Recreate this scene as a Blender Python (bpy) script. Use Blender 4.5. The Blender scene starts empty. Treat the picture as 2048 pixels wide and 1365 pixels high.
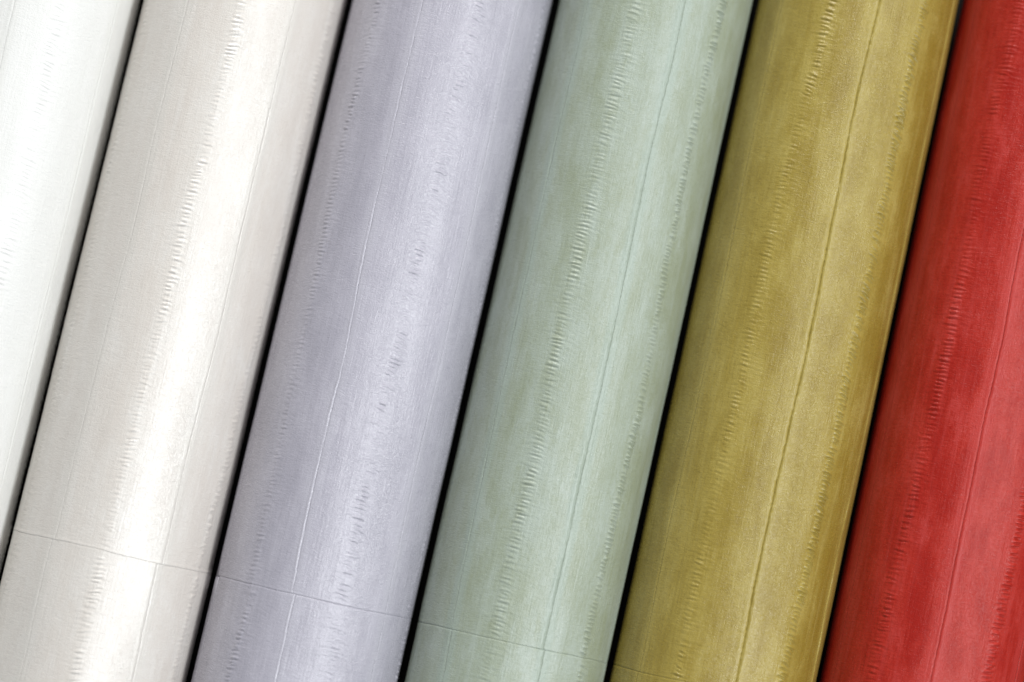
import bpy, math, random
import numpy as np

# ------------------------------------------------------------------ camera, world, lamps, exposure
scene = bpy.context.scene
COL = scene.collection
MM = 0.001

def look(obj, direction, up):
    from mathutils import Vector, Matrix
    f = Vector(direction).normalized()
    r = f.cross(Vector(up)).normalized()
    u = r.cross(f).normalized()
    m = Matrix((( r.x, u.x, -f.x), (r.y, u.y, -f.y), (r.z, u.z, -f.z)))
    obj.rotation_euler = m.to_euler()

cam_d = bpy.data.cameras.new('camera')
cam = bpy.data.objects.new('camera', cam_d)
COL.objects.link(cam)
cam_d.sensor_width = 36.0
cam_d.lens = 36.0 * 5000.0 / 2048.0
cam_d.clip_start = 0.05
cam_d.clip_end = 50.0
cam.location = (0.0, -0.13040, 1.27810)
look(cam, (0.0, 0.10559, -0.99441), (-0.22072, 0.96989, 0.10298))
cam_d.dof.use_dof = True
cam_d.dof.focus_distance = 1.195
cam_d.dof.aperture_fstop = 2.3
scene.camera = cam

world = bpy.data.worlds.new('World')
scene.world = world
world.use_nodes = True
bg = world.node_tree.nodes['Background']
bg.inputs['Color'].default_value = (0.93, 0.96, 1.0, 1)
bg.inputs['Strength'].default_value = 0.17

def area(name, loc, target, sx, sy, power, color=(1, 1, 1)):
    d = bpy.data.lights.new(name, 'AREA')
    d.shape = 'RECTANGLE'; d.size = sx; d.size_y = sy; d.energy = power; d.color = color
    o = bpy.data.objects.new(name, d); COL.objects.link(o)
    o.location = loc
    v = [target[i] - loc[i] for i in range(3)]
    look(o, v, (0, 1, 0))
    return o
area('window_light', (1.26, -0.25, 2.15), (0, -0.02, 0.05), 0.36, 1.7, 54.0, (0.95, 0.98, 1.0))
area('top_light', (-0.30, 2.32, 1.35), (0, 0, 0.05), 0.7, 0.5, 60.0, (1.0, 0.985, 0.955))

scene.view_settings.view_transform = 'Standard'
scene.view_settings.look = 'None'
scene.view_settings.exposure = 0.0
scene.view_settings.gamma = 1.0

# ------------------------------------------------------------------ noise helpers (seeded)
def noise1(seed, wl, lo=-400.0, hi=400.0):
    """smooth random function of y (mm) with wavelength wl, values about -1..1"""
    rng = np.random.RandomState(seed)
    n = int((hi - lo) / wl) + 6
    v = rng.uniform(-1, 1, n)
    def f(y):
        t = (np.asarray(y, float) - lo) / wl
        i = np.clip(np.floor(t).astype(int), 1, n - 3); a = t - i
        p0, p1, p2, p3 = v[i-1], v[i], v[i+1], v[i+2]
        return p1 + .5*a*(p2-p0 + a*(2*p0-5*p1+4*p2-p3 + a*(3*(p1-p2)+p3-p0)))
    return f

def noise2(seed, wx, wy):
    rng = np.random.RandomState(seed)
    N = 256
    v = rng.uniform(-1, 1, (N, N))
    def f(x, y):
        tx = np.asarray(x, float)/wx + 90.3; ty = np.asarray(y, float)/wy + 120.7
        ix = np.floor(tx).astype(int); iy = np.floor(ty).astype(int)
        ax = tx-ix; ay = ty-iy
        ax = ax*ax*(3-2*ax); ay = ay*ay*(3-2*ay)
        g = lambda a, b: v[a % N, b % N]
        return (g(ix, iy)*(1-ax)+g(ix+1, iy)*ax)*(1-ay) + (g(ix, iy+1)*(1-ax)+g(ix+1, iy+1)*ax)*ay
    return f

# ------------------------------------------------------------------ materials
def srgb(r, g, b):
    def c(v):
        v /= 255.0
        return v/12.92 if v <= 0.04045 else ((v+0.055)/1.055)**2.4
    return (c(r), c(g), c(b), 1)

def leather_material(name, base, dark, pale, seamcol, mottle, rough, spec, grain, seed, seam_w=5.0, seam_amt=.5, crackle=.4, fleck=.4, line_amt=.3):
    m = bpy.data.materials.new(name); m.use_nodes = True
    nt = m.node_tree; N = nt.nodes; L = nt.links
    N.clear()
    out = N.new('ShaderNodeOutputMaterial'); bs = N.new('ShaderNodeBsdfPrincipled')
    L.new(bs.outputs[0], out.inputs[0])
    uv = N.new('ShaderNodeUVMap'); uv.uv_map = 'skin'          # metres/… : x = round the roll, y = along it, both in cm
    def mapping(sx, sy, off=0.0):
        mp = N.new('ShaderNodeMapping'); L.new(uv.outputs[0], mp.inputs[0])
        mp.inputs['Scale'].default_value = (sx, sy, 1); mp.inputs['Location'].default_value = (seed*3.7+off, seed*1.9-off, seed)
        return mp.outputs[0]
    def noise(vec, scale, detail=3, rough=.55, dist=0.0):
        n = N.new('ShaderNodeTexNoise'); L.new(vec, n.inputs['Vector'])
        n.inputs['Scale'].default_value = scale; n.inputs['Detail'].default_value = detail
        n.inputs['Roughness'].default_value = rough; n.inputs['Distortion'].default_value = dist
        return n.outputs['Fac']
    def rng(v, a, b, c=0.0, d=1.0, smooth=True):
        r = N.new('ShaderNodeMapRange'); L.new(v, r.inputs[0])
        if smooth: r.interpolation_type = 'SMOOTHSTEP'
        for i, x in zip((1, 2, 3, 4), (a, b, c, d)): r.inputs[i].default_value = x
        return r.outputs[0]
    def mth(op, a, b=None):
        n = N.new('ShaderNodeMath'); n.operation = op
        for i, x in enumerate((a, b)):
            if x is None: continue
            if isinstance(x, (int, float)): n.inputs[i].default_value = x
            else: L.new(x, n.inputs[i])
        return n.outputs[0]
    def mix(fac, a, b, mode='MIX'):
        n = N.new('ShaderNodeMix'); n.data_type = 'RGBA'; n.blend_type = mode; n.clamp_factor = True
        if isinstance(fac, (int, float)): n.inputs[0].default_value = fac
        else: L.new(fac, n.inputs[0])
        for i, x in ((6, a), (7, b)):
            if isinstance(x, tuple): n.inputs[i].default_value = x
            else: L.new(x, n.inputs[i])
        return n.outputs[2]
    def attr(nm):
        a = N.new('ShaderNodeAttribute'); a.attribute_name = nm; return a.outputs['Fac']
    blotch = noise(mapping(1, .38), .8, 8, .68, .2)
    blotch2 = noise(mapping(1, .7, 11), 1.9, 6, .68)
    streak = noise(mapping(1, .06, 5), 3.0, 4, .6)
    fine = noise(mapping(1, 1, 3), 22, 3, .7)
    dye = attr('dye')
    wx = noise(mapping(1, .10, 7), 26, 2, .6); wy = noise(mapping(.10, 1, 8), 26, 2, .6)
    fib = mth('ADD', mth('MULTIPLY', wx, .5), mth('MULTIPLY', wy, .5))
    feather = mth('ADD', mth('MULTIPLY', mth('SUBTRACT', fib, .5), .75), mth('MULTIPLY', mth('SUBTRACT', fine, .5), .35))
    blotch = mth('ADD', blotch, feather); blotch2 = mth('ADD', blotch2, feather)
    streak = mth('ADD', streak, mth('MULTIPLY', feather, .5))
    d1 = mth('ADD', mth('MULTIPLY', rng(blotch, .40, .68), mottle), mth('MULTIPLY', dye, 1.0))
    c = mix(rng(d1, 0, 1, 0, 1, False), base, dark)
    c = mix(mth('MULTIPLY', rng(blotch2, .5, .75), mottle*.7), c, dark)
    c = mix(mth('MULTIPLY', rng(blotch, .30, .47, 1, 0), mottle*.8), c, pale)
    c = mix(mth('MULTIPLY', rng(streak, .48, .75), mottle*.6), c, pale)
    c = mix(mth('MULTIPLY', rng(streak, .28, .45, 1, 0), mottle*.5), c, dark)
    # dye paler or tinted along each seam
    sd = mth('ABSOLUTE', attr('seam_distance'))
    sn = mth('ADD', sd, mth('MULTIPLY', mth('SUBTRACT', streak, .5), 6.0))
    c = mix(mth('MULTIPLY', rng(sn, seam_w*.4, seam_w, 1, 0), seam_amt), c, seamcol)
    # dye caught in the seam line
    line = rng(sd, .1, .42, 1, 0)
    broken = rng(noise(mapping(1, 1, 9), 9, 2), .38, .55)
    c = mix(mth('MULTIPLY', mth('MULTIPLY', line, broken), line_amt), c, (dark[0]*.55, dark[1]*.55, dark[2]*.55, 1))
    # fine cross-laid fibre
    c = mix(mth('MULTIPLY', rng(fib, .52, .66), .28*mottle+.05), c, dark)
    c = mix(mth('MULTIPLY', rng(fine, .60, .74), fleck), c, dark)
    L.new(c, bs.inputs['Base Color'])
    r = mth('ADD', rough-.08, mth('MULTIPLY', blotch2, .10)); r = mth('ADD', r, mth('MULTIPLY', wy, .08))
    L.new(r, bs.inputs['Roughness'])
    bs.inputs['Specular IOR Level'].default_value = spec
    # fine relief
    g1 = noise(mapping(1, 1, 2), 14, 5, .65)
    g2 = noise(mapping(.35, 1, 4), 8, 4, .65, .8)
    g3 = noise(mapping(1, .05, 12), 9, 3, .6)
    vo = N.new('ShaderNodeTexVoronoi'); vo.feature = 'DISTANCE_TO_EDGE'
    vo.inputs['Scale'].default_value = 8
    mpv = N.new('ShaderNodeMix'); mpv.data_type = 'VECTOR'; mpv.inputs[0].default_value = .45
    nv = N.new('ShaderNodeTexNoise'); L.new(mapping(1, 1, 1), nv.inputs[0]); nv.inputs['Scale'].default_value = 4; nv.inputs['Detail'].default_value = 3
    L.new(mapping(1, 1.1, 6), mpv.inputs[4]); L.new(nv.outputs['Color'], mpv.inputs[5]); L.new(mpv.outputs[1], vo.inputs['Vector'])
    gr = mth('MULTIPLY', attr('crackle'), .5)
    crk = mth('MULTIPLY', rng(vo.outputs['Distance'], 0, .10, -1, 0), mth('MULTIPLY', attr('crackle'), crackle))
    h = mth('ADD', mth('MULTIPLY', mth('MULTIPLY', g1, mth('ADD', gr, .9)), 1.3), mth('MULTIPLY', g2, 1.8))
    h = mth('ADD', h, mth('MULTIPLY', g3, 1.6))
    h = mth('ADD', h, mth('MULTIPLY', fib, 1.1))
    h = mth('ADD', h, crk)
    bp = N.new('ShaderNodeBump'); bp.inputs['Strength'].default_value = 1.0
    bp.inputs['Distance'].default_value = grain*1.75*MM
    L.new(h, bp.inputs['Height']); L.new(bp.outputs[0], bs.inputs['Normal'])
    return m

M = {}
M['white'] = leather_material('white_leather', (.785,.785,.765,1), (.73,.73,.70,1), (.81,.81,.80,1), (.76,.76,.73,1), .35, .36, .5, .06, 1, fleck=.03, line_amt=.08)
M['beige'] = leather_material('ivory_leather', (.72,.685,.64,1), (.66,.61,.56,1), (.76,.74,.71,1), (.69,.665,.62,1), .5, .23, 1.0, .06, 2, fleck=.04, line_amt=.12)
M['lilac'] = leather_material('lilac_leather', (.45,.435,.50,1), (.37,.36,.42,1), (.51,.50,.565,1), (.50,.49,.55,1), .65, .25, 1.0, .07, 3, fleck=.12, line_amt=.12)
M['mint']  = leather_material('mint_leather', (.36,.415,.345,1), (.29,.33,.23,1), (.405,.465,.41,1), (.35,.425,.37,1), .75, .30, .7, .07, 4, 5.0, .55, fleck=.15, line_amt=.35)
M['gold']  = leather_material('olive_gold_leather', (.365,.28,.060,1), (.255,.18,.026,1), (.43,.35,.105,1), (.42,.34,.095,1), .65, .27, .65, .075, 5, 4, .35, crackle=.3, fleck=.2, line_amt=.4)
M['red']   = leather_material('red_leather', (.43,.029,.018,1), (.325,.013,.008,1), (.47,.050,.044,1), (.47,.048,.042,1), .9, .30, .33, .075, 6, 6, .45, fleck=.2, line_amt=.4)

def plain(name, col, rough):
    m = bpy.data.materials.new(name); m.use_nodes = True
    nt = m.node_tree; b = nt.nodes['Principled BSDF']
    n = nt.nodes.new('ShaderNodeTexNoise'); n.inputs['Scale'].default_value = 60
    r = nt.nodes.new('ShaderNodeMix'); r.data_type = 'RGBA'
    r.inputs[6].default_value = tuple(c*.7 for c in col[:3])+(1,); r.inputs[7].default_value = col
    nt.links.new(n.outputs['Fac'], r.inputs[0]); nt.links.new(r.outputs[2], b.inputs['Base Color'])
    b.inputs['Roughness'].default_value = rough
    return m
TABLE = plain('black_table', (.0015, .0015, .0015, 1), .9)
CARD = plain('cardboard', (.05, .045, .04, 1), .9)

# ------------------------------------------------------------------ mesh helper
def grid_mesh(name, P, mat, uvs, attrs, flip=False):
    """P: (rows, cols, 3) array of points -> one smooth quad sheet"""
    nr, nc, _ = P.shape
    me = bpy.data.meshes.new(name)
    idx = np.arange(nr*nc).reshape(nr, nc)
    q = np.stack([idx[:-1, :-1], idx[:-1, 1:], idx[1:, 1:], idx[1:, :-1]], -1).reshape(-1, 4)
    if flip: q = q[:, ::-1]
    nq = len(q)
    me.vertices.add(nr*nc); me.vertices.foreach_set('co', P.astype(np.float32).ravel())
    me.loops.add(nq*4); me.loops.foreach_set('vertex_index', q.astype(np.int32).ravel())
    me.polygons.add(nq)
    me.polygons.foreach_set('loop_start', (np.arange(nq)*4).astype(np.int32))
    me.polygons.foreach_set('loop_total', np.full(nq, 4, np.int32))
    me.polygons.foreach_set('use_smooth', np.ones(nq, bool))
    me.update(calc_edges=True)
    if uvs is not None:
        l = me.uv_layers.new(name='skin')
        l.data.foreach_set('uv', uvs.reshape(-1, 2)[q.ravel()].astype(np.float32).ravel())
    for k, a in (attrs or {}).items():
        at = me.attributes.new(k, 'FLOAT', 'POINT'); at.data.foreach_set('value', a.astype(np.float32).ravel())
    me.materials.append(mat)
    return me

# ------------------------------------------------------------------ the rolls
Y0, Y1 = -262.0, 268.0            # mm, both ends of the rolls
YX_ALL = -144.0                   # cross seam

RIPPLE = 3.8
class Track:
    """an angle (degrees) as a smooth function of y (mm)"""
    view = 0.0
    def __init__(self, pts, seed, R, wob=.4, fine=.11):
        pts = sorted(pts); self.y = np.array([p[0] for p in pts], float); self.a = np.array([p[1] for p in pts], float)
        k = 57.2958/(R*1000)
        ph = Track.view; q = np.radians(self.a-ph)       # tracks were measured on a tube 0.2 mm thicker
        self.a = np.where(np.abs(self.a-ph) < 82, ph+np.degrees(np.arcsin(np.clip(np.sin(q)*(R+.0002)/R, -1, 1))), self.a)
        self.n1 = noise1(seed, 34); self.n2 = noise1(seed+1, 9); self.n3 = noise1(seed+2, 1.9)
        self.w1, self.w2, self.w3 = wob*k, wob*.35*k, fine*k
    def __call__(self, y):
        y = np.asarray(y, float)
        b = sum(np.interp(y+d, self.y, self.a) for d in (-16, -8, 0, 8, 16))/5 if len(self.y) > 1 else self.a[0]+0*y
        return b + self.w1*self.n1(y) + self.w2*self.n2(y) + self.w3*self.n3(y)

def ripple_field(U, Yg, seed, amp, half, arc, tilt, ylo, yhi, long_amp, env_pts=None):
    """sum of separate little folds lying across the skin's centre line. U = mm across from the line, Yg = mm along."""
    rng = np.random.RandomState(seed)
    H = np.zeros_like(U)
    rows = Yg[:, U.shape[1]//2]
    env = noise1(seed+5, 22); env2 = noise1(seed+6, 60)
    lines = noise1(seed+7, 14)
    def add(yk, a, hl, cu, ti, off, sg):
        m = (rows > yk-9-hl*.6) & (rows < yk+9+hl*.6)
        i = np.where(m)[0]
        if len(i) < 2: return
        s = slice(i[0], i[-1]+1)
        u = U[s]-off
        c = np.where(np.abs(u) < hl*1.6)
        if len(c[0]) == 0: return
        q = Yg[s]-yk - ti*u + cu*u*u
        w = np.exp(-np.abs(u/hl)**4)
        H[s] += a*w*(np.exp(-(q/sg)**2) - .75*np.exp(-((q+1.45*sg)/(sg*.8))**2))
    y = ylo
    while y < yhi:
        e = .72+.36*float(env(y))+.2*float(env2(y))
        if env_pts is not None: e *= np.interp(y, env_pts[0], env_pts[1])
        e = max(e, .4)
        add(y, amp*e*rng.uniform(.5, 1.15), half*rng.uniform(.62, 1.15), arc*rng.uniform(.5, 1.4), tilt+rng.uniform(-.14, .14)+.08*float(lines(y)),
            rng.uniform(-.55, .55)+.5*float(lines(y+50)), rng.uniform(.5, .74))
        y += rng.choice([1.4, 1.8, 2.15, 2.5, 3.2], p=[.12, .28, .34, .18, .08])*rng.uniform(.88, 1.12)
    y = ylo
    while y < yhi:
        add(y, long_amp*rng.uniform(.2, 1.0), half*rng.uniform(1.3, 3.0), arc*rng.uniform(.5, 1.1), tilt*.5+rng.uniform(-.1, .1), rng.uniform(-2, 2.5), rng.uniform(.6, .9))
        y += rng.uniform(1.3, 3.2)
    return H

def seam_profile(D, Y, st, seed, side):
    """height (mm) beside a seam; D = distance to it (>0 on its right); side = +1 for the sheet right of it"""
    n = noise1(seed, 11)(Y); nf = noise1(seed+1, 1.5)(Y); ns = noise1(seed+2, 40)(Y)
    g = st.get('groove', .14)*(1+.35*n+.35*nf); gw = st.get('gw', .45)
    h = -g*np.exp(-(D/gw)**2)
    rl = st.get('left', .05)*np.clip(1+.6*n+.5*ns+.25*nf, .05, 3); rr = st.get('right', .05)*np.clip(1-.6*n+.5*ns-.25*nf, .05, 3)
    h = h + rl*np.exp(-((D+st.get('ld', 1.1))/st.get('lw', .7))**2) + rr*np.exp(-((D-st.get('rd', 1.1))/st.get('rw', .7))**2)
    lip = st.get('lip', 0.0)                               # >0: the left sheet laps over, <0: the right one
    if lip > 0: h = h + np.where(side < 0, lip*np.exp(-(D/.55)**2)*(1+.5*nf), 0)
    if lip < 0: h = h + np.where(side > 0, -lip*np.exp(-(D/.55)**2)*(1+.5*nf), 0)
    for k, (pos, w, a) in enumerate(st.get('creases', [])):
        x = D-pos-.5*noise1(seed+20+k, 25)(Y)
        h = h + 1.8*a*np.exp(-(x/w)**2)*(.6+.6*noise1(seed+40+k, 30)(Y))
    return h

def columns(half_l, half_r, dense):
    """fractions across one skin: fine beside the seams and over the fold line"""
    e = np.array([0, .22, .45, .7, .95, 1.2, 1.5, 1.85, 2.3, 2.9, 3.7, 4.8]) if dense else np.array([0, .5, 1.2, 2.5])
    rw = 4.5
    rp = np.arange(-rw, rw+.01, .5) if dense else np.array([-4., -2, 0, 2, 4])
    def midcols(a, b):
        n = max(2, int(round((b-a)/(1.35 if dense else 5))))
        return np.linspace(a, b, n+1)[1:-1] if n > 1 else np.array([])
    L = np.concatenate([e, midcols(e[-1], half_l-rw), half_l+rp[rp <= 0]])/half_l
    Rr = np.concatenate([half_r+0*rp[:0], rp[rp > 0], midcols(rw, half_r-e[-1]), (half_r-e)[::-1]])/half_r
    return L, Rr                       # L: 0..1 seam->fold line, Rr: 0..1 fold line->seam

def build_roll(spec):
    spec['R'] -= .0002; Track.view = math.degrees(math.atan2(-spec['x'], 1.23))
    YX = spec.get('yx', YX_ALL)
    R = spec['R']; Rm = R*1000; cx = spec['x']; mat = M[spec['mat']]; seed = spec['seed']
    root = bpy.data.objects.new('leather_roll', None); COL.objects.link(root)
    root.location = (cx, 0, 0); root.empty_display_size = .02
    root['label'] = spec['label']; root['category'] = 'leather roll'
    root['group'] = 'rolls of pieced leather lying side by side'
    def child(name, me, label=None):
        o = bpy.data.objects.new(name, me); COL.objects.link(o); o.parent = root
        if label: o['label'] = label
        return o
    und = noise2(seed+900, 24, 34); und2 = noise2(seed+901, 7, 9); und3 = noise2(seed+902, 2.2, 2.6)
    lon = noise2(seed+903, 6.5, 120); lon2 = noise2(seed+904, 2.1, 60); lon3 = noise2(seed+905, 1.0, 18)
    for part in ('upper', 'lower'):
        seams = spec['seams'][part]; folds = spec['folds'][part]
        n = len(seams)
        ss = [Track(p, seed*100+(50 if part == 'lower' else 0)+i*7, R, spec.get('wob', .3)) for i, p in enumerate(seams)]
        ff = [Track(p, seed*100+500+(50 if part == 'lower' else 0)+i*7, R, .5, 0) for i, p in enumerate(folds)]
        sts = spec['styles']
        for i in range(n):
            j = (i+1) % n
            wrap = 360.0 if j == 0 else 0.0
            cen = float(ff[i](0 if part == 'upper' else -200))
            vis = abs(((cen+180) % 360)-180) < 100
            lo, hi = (YX, Y1) if part == 'upper' else (Y0, YX)
            if vis:
                dy = .4 if abs(((cen+180) % 360)-180) < 56 else .75
                a, b = max(lo, -224), min(hi, 226)
                ys = np.concatenate([np.arange(lo, a, 3.0), np.arange(a, b, dy), np.arange(b, hi, 3.0), [hi]])
                # finer beside the cross seam
                xs = np.array([.08, .2, .35]) + YX if part == 'upper' else YX-np.array([.35, .2, .08])
                ys = np.unique(np.concatenate([ys, xs]))
            else:
                ys = np.linspace(lo, hi, 40 if part == 'upper' else 14)
            tl = ss[i](ys); tr = ss[j](ys)+wrap; tf = ff[i](ys)
            hl = (tf-tl).mean()*Rm/57.2958; hr = (tr-tf).mean()*Rm/57.2958
            cl, cr = columns(hl, hr, vis)
            ins = .012*57.2958/Rm
            TL = (tl+ins)[:, None]; TR = (tr-ins)[:, None]; TF = tf[:, None]
            TH = np.concatenate([TL+(TF-TL)*cl[None, :], TF+(TR-TF)*cr[None, :]], 1)
            S = TH*Rm/57.2958
            wave = noise1(seed+77, 30)(S)*.5 + noise1(seed+78, 6)(S)*.10
            e = (ys-YX)[:, None]
            Y = ys[:, None] + wave*np.exp(-np.abs(e)/12) + (.015 if part == 'upper' else -.015)*np.exp(-np.abs(e)/1.0)
            kk = Rm/57.2958
            DL = (TH-tl[:, None])*kk; DR = (TH-tr[:, None])*kk; U = (TH-TF)*kk
            H = np.zeros_like(TH)
            # the skin lies a little flat between fold line and seam
            F = spec['flat']
            fl = F[2*i % len(F)]; fr = F[(2*i+1) % len(F)]
            tL = np.clip(DL/(DL-U), 0, 1); tR = np.clip(U/(U-DR), 0, 1)
            H += np.where(U < 0, -fl*np.sin(np.pi*tL)**1.25, -fr*np.sin(np.pi*np.clip(tR, 0, 1))**1.25)
            H += .16*und(S, Y) + .022*und2(S, Y)
            if vis:
                H += .009*und3(S, Y) + .11*lon(S, Y) + .030*lon2(S, Y) + .006*lon3(S, Y)
                H += seam_profile(DL, Y, sts[i], seed*10+i*3, 1) + seam_profile(DR, Y, sts[j], seed*10+j*3, -1)
                rs = np.random.RandomState(seed*77+i*5+(3 if part == 'lower' else 0))
                for _ in range(260 if part == 'upper' else 60):       # stray fine creases in the grain
                    yk = rs.uniform(max(ys[0], -222), min(ys[-1], 224)); uk = rs.uniform(-22, 22); ln = rs.uniform(1.2, 5.5)
                    q0 = np.searchsorted(ys, yk-4-ln*.4); q1 = np.searchsorted(ys, yk+4+ln*.4)
                    if q1-q0 < 3: continue
                    uu = U[q0:q1]-uk; ti = rs.normal(0, .3)
                    q = Y[q0:q1]-yk-ti*uu+rs.uniform(-.03, .05)*uu*uu
                    H[q0:q1] += rs.uniform(.015, .05)*rs.choice([-1, 1], p=[.7, .3])*np.exp(-(q/.5)**2-(uu/ln)**4)
                rp = spec['ripple'][i]
                H += RIPPLE*ripple_field(U, Y, seed*31+i*13+(7 if part == 'lower' else 0), rp[0], rp[1], rp[2], rp[3],
                                  (YX+3 if part == 'upper' else Y0), (Y1 if part == 'upper' else YX-3), rp[4])
                if part == 'upper':
                    H += spec['cross'][0]*np.exp(-((e-.55)/.55)**2) - (spec['cross'][2] if len(spec['cross']) > 2 else .16)*np.exp(-(e/.30)**2)
                else:
                    H += spec['cross'][1]*np.exp(-((e+.9)/.6)**2) - (spec['cross'][2] if len(spec['cross']) > 2 else .16)*np.exp(-(e/.35)**2)
            rad = Rm+H
            # turned-down rim gives every skin its thickness
            def rimmed(A, add):
                A = np.concatenate([A[:1]+add, A, A[-1:]+add], 0)
                return np.concatenate([A[:, :1]+add, A, A[:, -1:]+add], 1)
            rad2 = rimmed(rad, 0.0); rad2[0] -= 1.1; rad2[-1] -= 1.1; rad2[:, 0] -= 1.1; rad2[:, -1] -= 1.1
            th2 = np.radians(rimmed(TH, 0.0)); Y2 = rimmed(Y, 0.0)
            P = np.stack([np.sin(th2)*rad2, Y2, Rm+np.cos(th2)*rad2], -1)*MM
            SD = np.where(np.abs(DL) < np.abs(DR), DL, DR)
            dye = np.zeros_like(TH)
            for (tc, w, amt) in spec['dye']:
                dye += amt*np.exp(-np.abs((TH+2.2*noise1(seed+33, 45)(Y)-tc)/w)**3)
            crk = np.full_like(TH, .25)
            for (tc, w, amt) in spec.get('crackle', []):
                crk += amt*np.exp(-((TH-tc)/w)**2)*(.6+.6*noise1(seed+34, 40)(Y))
            uvs = np.stack([rimmed(S, 0)/10, rimmed(Y, 0)/10], -1)
            me = grid_mesh('skin_panel', P, mat, uvs, {'seam_distance': rimmed(SD, 0), 'dye': rimmed(dye, 0), 'crackle': rimmed(np.clip(crk, 0, 3), 0)})
            child('skin_panel', me)
    # tube the skins are wrapped on
    a = np.radians(np.linspace(0, 360, 97)); ysb = np.array([Y0+2, Y0+2, Y1-2, Y1-2])
    rr = np.array([Rm-12, Rm-3, Rm-3, Rm-12])
    P = np.stack([np.sin(a)[None, :]*rr[:, None], np.repeat(ysb[:, None], 97, 1), Rm+np.cos(a)[None, :]*rr[:, None]], -1)*MM
    child('core_tube', grid_mesh('core_tube', P, CARD, None, None))
    return root

def mk(seams_u, folds_u, seams_l, folds_l):
    """complete the measured seams and folds (front of the roll) to six skins round it"""
    def fill(seams, folds):
        last = seams[-1][0][1]; first = seams[0][0][1]+360
        rest = 6-(len(seams)-1)
        add = [[(0, last+(first-last)*k/rest)] for k in range(1, rest)]
        S = seams+add
        Fo = list(folds)
        mids = [s[0][1] for s in S]+[first]
        for k in range(len(Fo), 6): Fo.append([(0, (mids[k]+mids[k+1])/2)])
        return S, Fo
    su, fu = fill(seams_u, folds_u); sl, fl = fill(seams_l, folds_l)
    return dict(upper=su, lower=sl), dict(upper=fu, lower=fl)

ROLLS = []
# 1 white
S, Fo = mk([[(0, -61)], [(-150, 2), (67, 1.5), (98, 0), (200, 0)], [(-132, 64), (-57, 63), (11, 62.8), (114, 61.6)], [(0, 122)]],
           [[(0, -31)], [(-30, 30), (22, 30), (49, 28), (101, 26)], [(0, 93)]],
           [[(0, -63)], [(0, 0)], [(0, 61)], [(0, 121)]], [[(0, -33)], [(0, 29)], [(0, 92)]])
ROLLS.append(dict(R=.0495, x=-.26845, mat='white', seed=11, yx=-243.0, seams=S, folds=Fo, label='bright white pieced leather roll at the left end of the row',
    flat=[.2, .2, .2, .2], cross=(.06, .02), dye=[], crackle=[],
    styles=[dict(groove=.10, left=.05, right=.03)]*6, ripple=[(.075, 3, .02, -.1, .02)]*6))
# 2 ivory
S, Fo = mk([[(0, -88)], [(-141, -26.8), (-102, -27), (-50, -26.8), (9, -25.2), (66, -26.2), (119, -25.4)],
            [(-140, 37), (-90, 36), (-38, 37.3), (22, 36.3), (132, 36)], [(0, 98)]],
           [[(-129, -58.7), (-29, -56), (69, -59), (103, -61)], [(-134, 3.2), (-92, 3.1), (-36, 3.9), (27, 4.6), (75, 5.4), (125, 6.5)], [(-134, 66), (-41, 69), (39, 70), (111, 67)]],
           [[(0, -90)], [(-147, -28.5), (-212, -27.5)], [(-144, 33.3), (-201, 35.4)], [(0, 96)]],
           [[(0, -59)], [(-151, 1.6), (-175, 2.8), (-205, 4)], [(0, 66)]])
ROLLS.append(dict(R=.04922, x=-.16733, mat='beige', seed=12, seams=S, folds=Fo, label='warm ivory cream leather roll between the white roll and the lilac roll',
    flat=[.2, .2, .3, .64, .35, .2], cross=(.16, .03, .04), dye=[(58, 18, .55), (-8, 9, .35), (-60, 14, .3)], crackle=[(30, 6, .8), (-22, 8, .6)],
    styles=[dict(), dict(groove=.07, left=.02, right=.02, creases=[(4, .6, .02)]), dict(groove=.09, left=.08, right=.03, creases=[(-2.2, .5, .05), (-3.6, .5, .035), (2.2, .5, .04), (-5.2, .6, .03)]), dict(), dict(), dict()],
    ripple=[(.09, 2.4, .01, 0, .02), (.112, 2.6, .015, .12, .02), (.13, 2.6, .01, .1, .02)]+[(.05, 3, 0, 0, .01)]*3))
# 3 lilac
S, Fo = mk([[(0, -72)], [(-143, -8.8), (-115, -10.9), (-28, -10.8), (21, -13.2), (70, -13.8), (146, -13.3)],
            [(-143, 48), (-87, 45.5), (-27, 46.3), (55, 44.8), (112, 43.2), (158, 44)], [(0, 105)]],
           [[(-135, -36), (-75, -38.6), (-18, -39.2), (20, -42), (97, -45), (142, -42.5)], [(-139, 18.5), (-94, 17.3), (29, 17.4), (151, 18)], [(-108, 73), (-31, 78), (72, 72), (156, 68)]],
           [[(0, -69)], [(-151, -7.2), (-184, -7)], [(-148, 48.1), (-175, 48.6)], [(0, 107)]],
           [[(-154, -33.5), (-190, -36.8)], [(-150, 20), (-179, 21)], [(0, 77)]])
ROLLS.append(dict(R=.04918, x=-.06653, mat='lilac', seed=13, seams=S, folds=Fo, label='pale lilac grey leather roll between the ivory roll and the mint roll',
    flat=[.2, .2, .15, .15, .2, .2], cross=(.07, .02), dye=[(-30, 10, .2)], crackle=[(30, 10, 1.0)],
    styles=[dict(groove=.05, left=.05, right=0), dict(groove=.12, gw=.38, left=.115, ld=.8, lw=.5, right=-.03, rd=.9), dict(groove=.07, left=.03, right=.035, creases=[(-1.8, .4, .03), (2.2, .4, .03)]), dict(), dict(), dict()],
    ripple=[(.085, 2.0, .03, .12, .02), (.082, 3.0, .035, -.16, .04), (.22, 2.0, .02, -.1, .01)]+[(.05, 3, 0, 0, .01)]*3))
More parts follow.
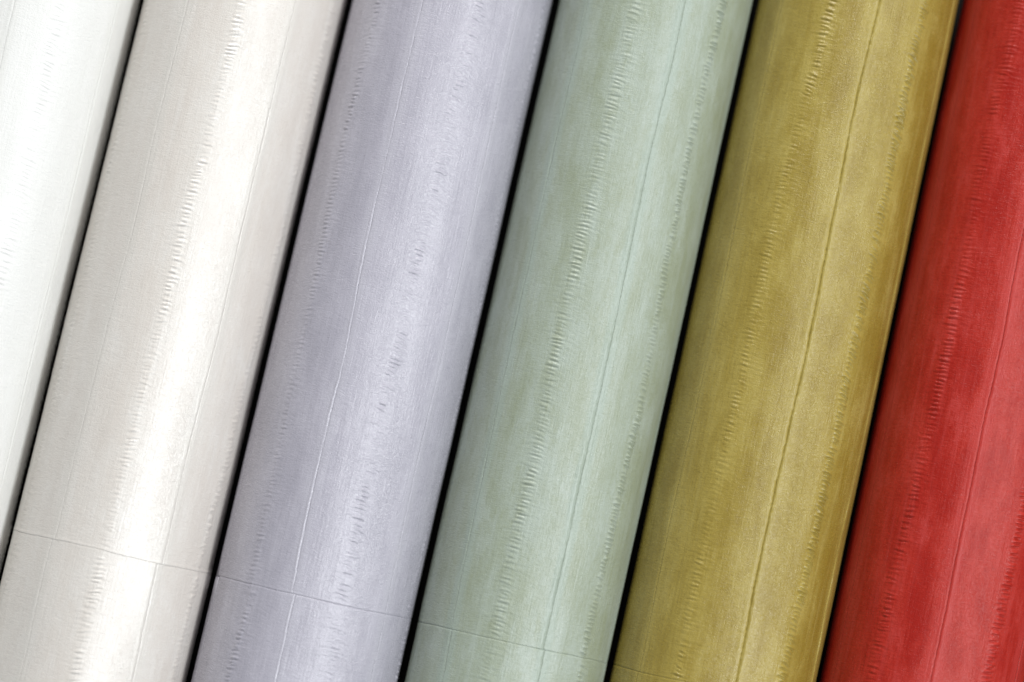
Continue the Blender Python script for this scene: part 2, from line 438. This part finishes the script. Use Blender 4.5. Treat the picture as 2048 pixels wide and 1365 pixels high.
# 4 mint
S, Fo = mk([[(0, -103)], [(-144, -40.5), (-97, -42.1), (-41, -43.5), (51, -44.7), (138, -44.4)],
            [(-140, 16.6), (-60, 16.7), (-4, 16.3), (81, 14.9), (175, 16)], [(-140, 75), (0, 76.5), (150, 76)], [(0, 136)]],
           [[(0, -73)], [(-138, -12.2), (-54, -12.2), (35, -14.3), (79, -13.2), (167, -12.2)], [(-134, 44), (-41, 45.2), (3, 45), (50, 41.5), (110, 40), (178, 41)], [(0, 106)]],
           [[(0, -102)], [(-150, -40), (-168, -38.5)], [(-148, 17), (-159, 17.8)], [(0, 75)], [(0, 134)]],
           [[(0, -71)], [(-149, -12), (-160, -13)], [(0, 45)], [(0, 105)]])
ROLLS.append(dict(R=.04777, x=.03282, mat='mint', seed=14, seams=S, folds=Fo, label='mottled mint green leather roll between the lilac roll and the olive gold roll',
    flat=[.2, .2, .2, .2], cross=(.05, .02), dye=[(50, 8, .35), (-28, 6, .15), (60, 7, .3)], crackle=[],
    styles=[dict(), dict(groove=.07, left=.03, right=.03), dict(groove=.16, gw=.6, left=.17, ld=1.9, lw=1.1, right=.05, rd=1.4, creases=[(3, .5, .02), (-5, .7, .02)]), dict(groove=.08, left=.06, right=.04, creases=[(-2, .5, .05)]), dict(), dict()],
    ripple=[(.05, 2, 0, 0, .01), (.092, 2.9, .02, -.10, .025), (.21, 2.1, .03, -.15, .01), (.05, 3, 0, 0, .01)]+[(.05, 3, 0, 0, .01)]*2))
# 5 olive gold
S, Fo = mk([[(0, -113)], [(-145, -51.5), (-71, -53), (-10, -52.3), (40, -51.3), (82, -53.5), (189, -53.8)],
            [(-137, 6.6), (-67, 5.4), (30, 6.4), (92, 5.3), (148, 4.2), (195, 6)], [(-127, 65.5), (-93, 63), (-52, 62.5), (-15, 66), (23, 69), (80, 67), (132, 64), (211, 64.5)], [(0, 126)]],
           [[(0, -83)], [(-137, -25.3), (-67, -27), (-4, -26), (50, -27.5), (110, -25.8), (155, -22.2), (189, -20.9)], [(-131, 34), (-20, 36), (43, 35.4), (84, 35.8), (149, 33.7), (202, 35)], [(0, 96)]],
           [[(0, -112)], [(0, -52)], [(0, 6)], [(0, 65)], [(0, 126)]],
           [[(0, -82)], [(0, -25)], [(0, 34)], [(0, 96)]])
ROLLS.append(dict(R=.04924, x=.13224, mat='gold', seed=15, seams=S, folds=Fo, label='olive gold leather roll with a deep raised seam beside the red roll',
    flat=[.2, .2, .2, .25, .3, .2, .2, .2], cross=(.05, .02), dye=[(54, 13, .7), (-12, 8, .3)], crackle=[(18, 9, 1.6), (-2, 5, .7)],
    styles=[dict(), dict(groove=.07, left=.02, right=.03, creases=[(-2, .5, .02)]), dict(groove=.52, gw=.46, left=.2, ld=2.1, lw=1.2, right=.12, rd=1.4, rw=.6, creases=[(6, .9, .05), (1.9, .3, .06), (-4.5, 1, .03)]), dict(groove=.12, gw=.35, left=.30, ld=.6, lw=.26, right=.0), dict(), dict()],
    ripple=[(.05, 2, 0, 0, .01), (.10, 2.4, .02, -.10, .03), (.32, 2.4, .05, -.30, .03), (.05, 3, 0, 0, .01)]+[(.05, 3, 0, 0, .01)]*2))
# 6 red
S, Fo = mk([[(0, -128)], [(-103, -69.7), (0, -69), (57, -70), (125, -67.6), (205, -66.9)],
            [(-117, -7.4), (-41, -7.7), (21, -7.2), (42, -5.5), (74, -7.6), (98, -7.1)], [(-104, 47), (0, 48), (100, 48)], [(0, 108)]],
           [[(0, -99)], [(-115, -40), (-70, -39.8), (-16, -37.3), (36, -34.8), (86, -36.8), (160, -37), (206, -34.5)], [(-110, 23.8), (-34, 25.7), (100, 26)], [(0, 78)]],
           [[(0, -128)], [(0, -69)], [(0, -7.5)], [(0, 48)], [(0, 108)]],
           [[(0, -99)], [(0, -40)], [(0, 24)], [(0, 78)]])
ROLLS.append(dict(R=.0495, x=.23338, mat='red', seed=16, seams=S, folds=Fo, label='deep red leather roll at the right end of the row',
    flat=[.2, .2, .2, .2, .3, .2], cross=(.05, .02), dye=[(-23, 9, .4), (38, 10, .35), (-66, 6, .3)], crackle=[(5, 8, .4)],
    styles=[dict(), dict(groove=.10, left=.03, right=.03, creases=[(3, .5, .03), (5, .6, .03), (-2.5, .6, .04)]), dict(groove=.12, left=.05, right=.13, rd=1.2, creases=[(-3, .6, .06), (4, .8, .05), (6.5, .9, .04), (-5, .7, .04)]), dict(groove=.12, right=.12), dict(), dict()],
    ripple=[(.05, 2, 0, 0, .01), (.125, 2.9, .01, .03, .03), (.27, 2.3, .01, .1, .02), (.05, 3, 0, 0, .01)]+[(.05, 3, 0, 0, .01)]*2))

for sp in ROLLS:
    build_roll(sp)

# ------------------------------------------------------------------ the surface they lie on
def table():
    n = 3
    xs = np.array([-.9, 0, .9]); ys = np.array([-.8, 0, .8])
    P = np.zeros((n, n, 3)); P[..., 0] = xs[None, :]; P[..., 1] = ys[:, None]; P[..., 2] = -.0005
    me = grid_mesh('table_top', P, TABLE, None, None)
    o = bpy.data.objects.new('table_top', me); COL.objects.link(o)
    o['kind'] = 'structure'; o['label'] = 'black table surface under the leather rolls'
    return o
table()
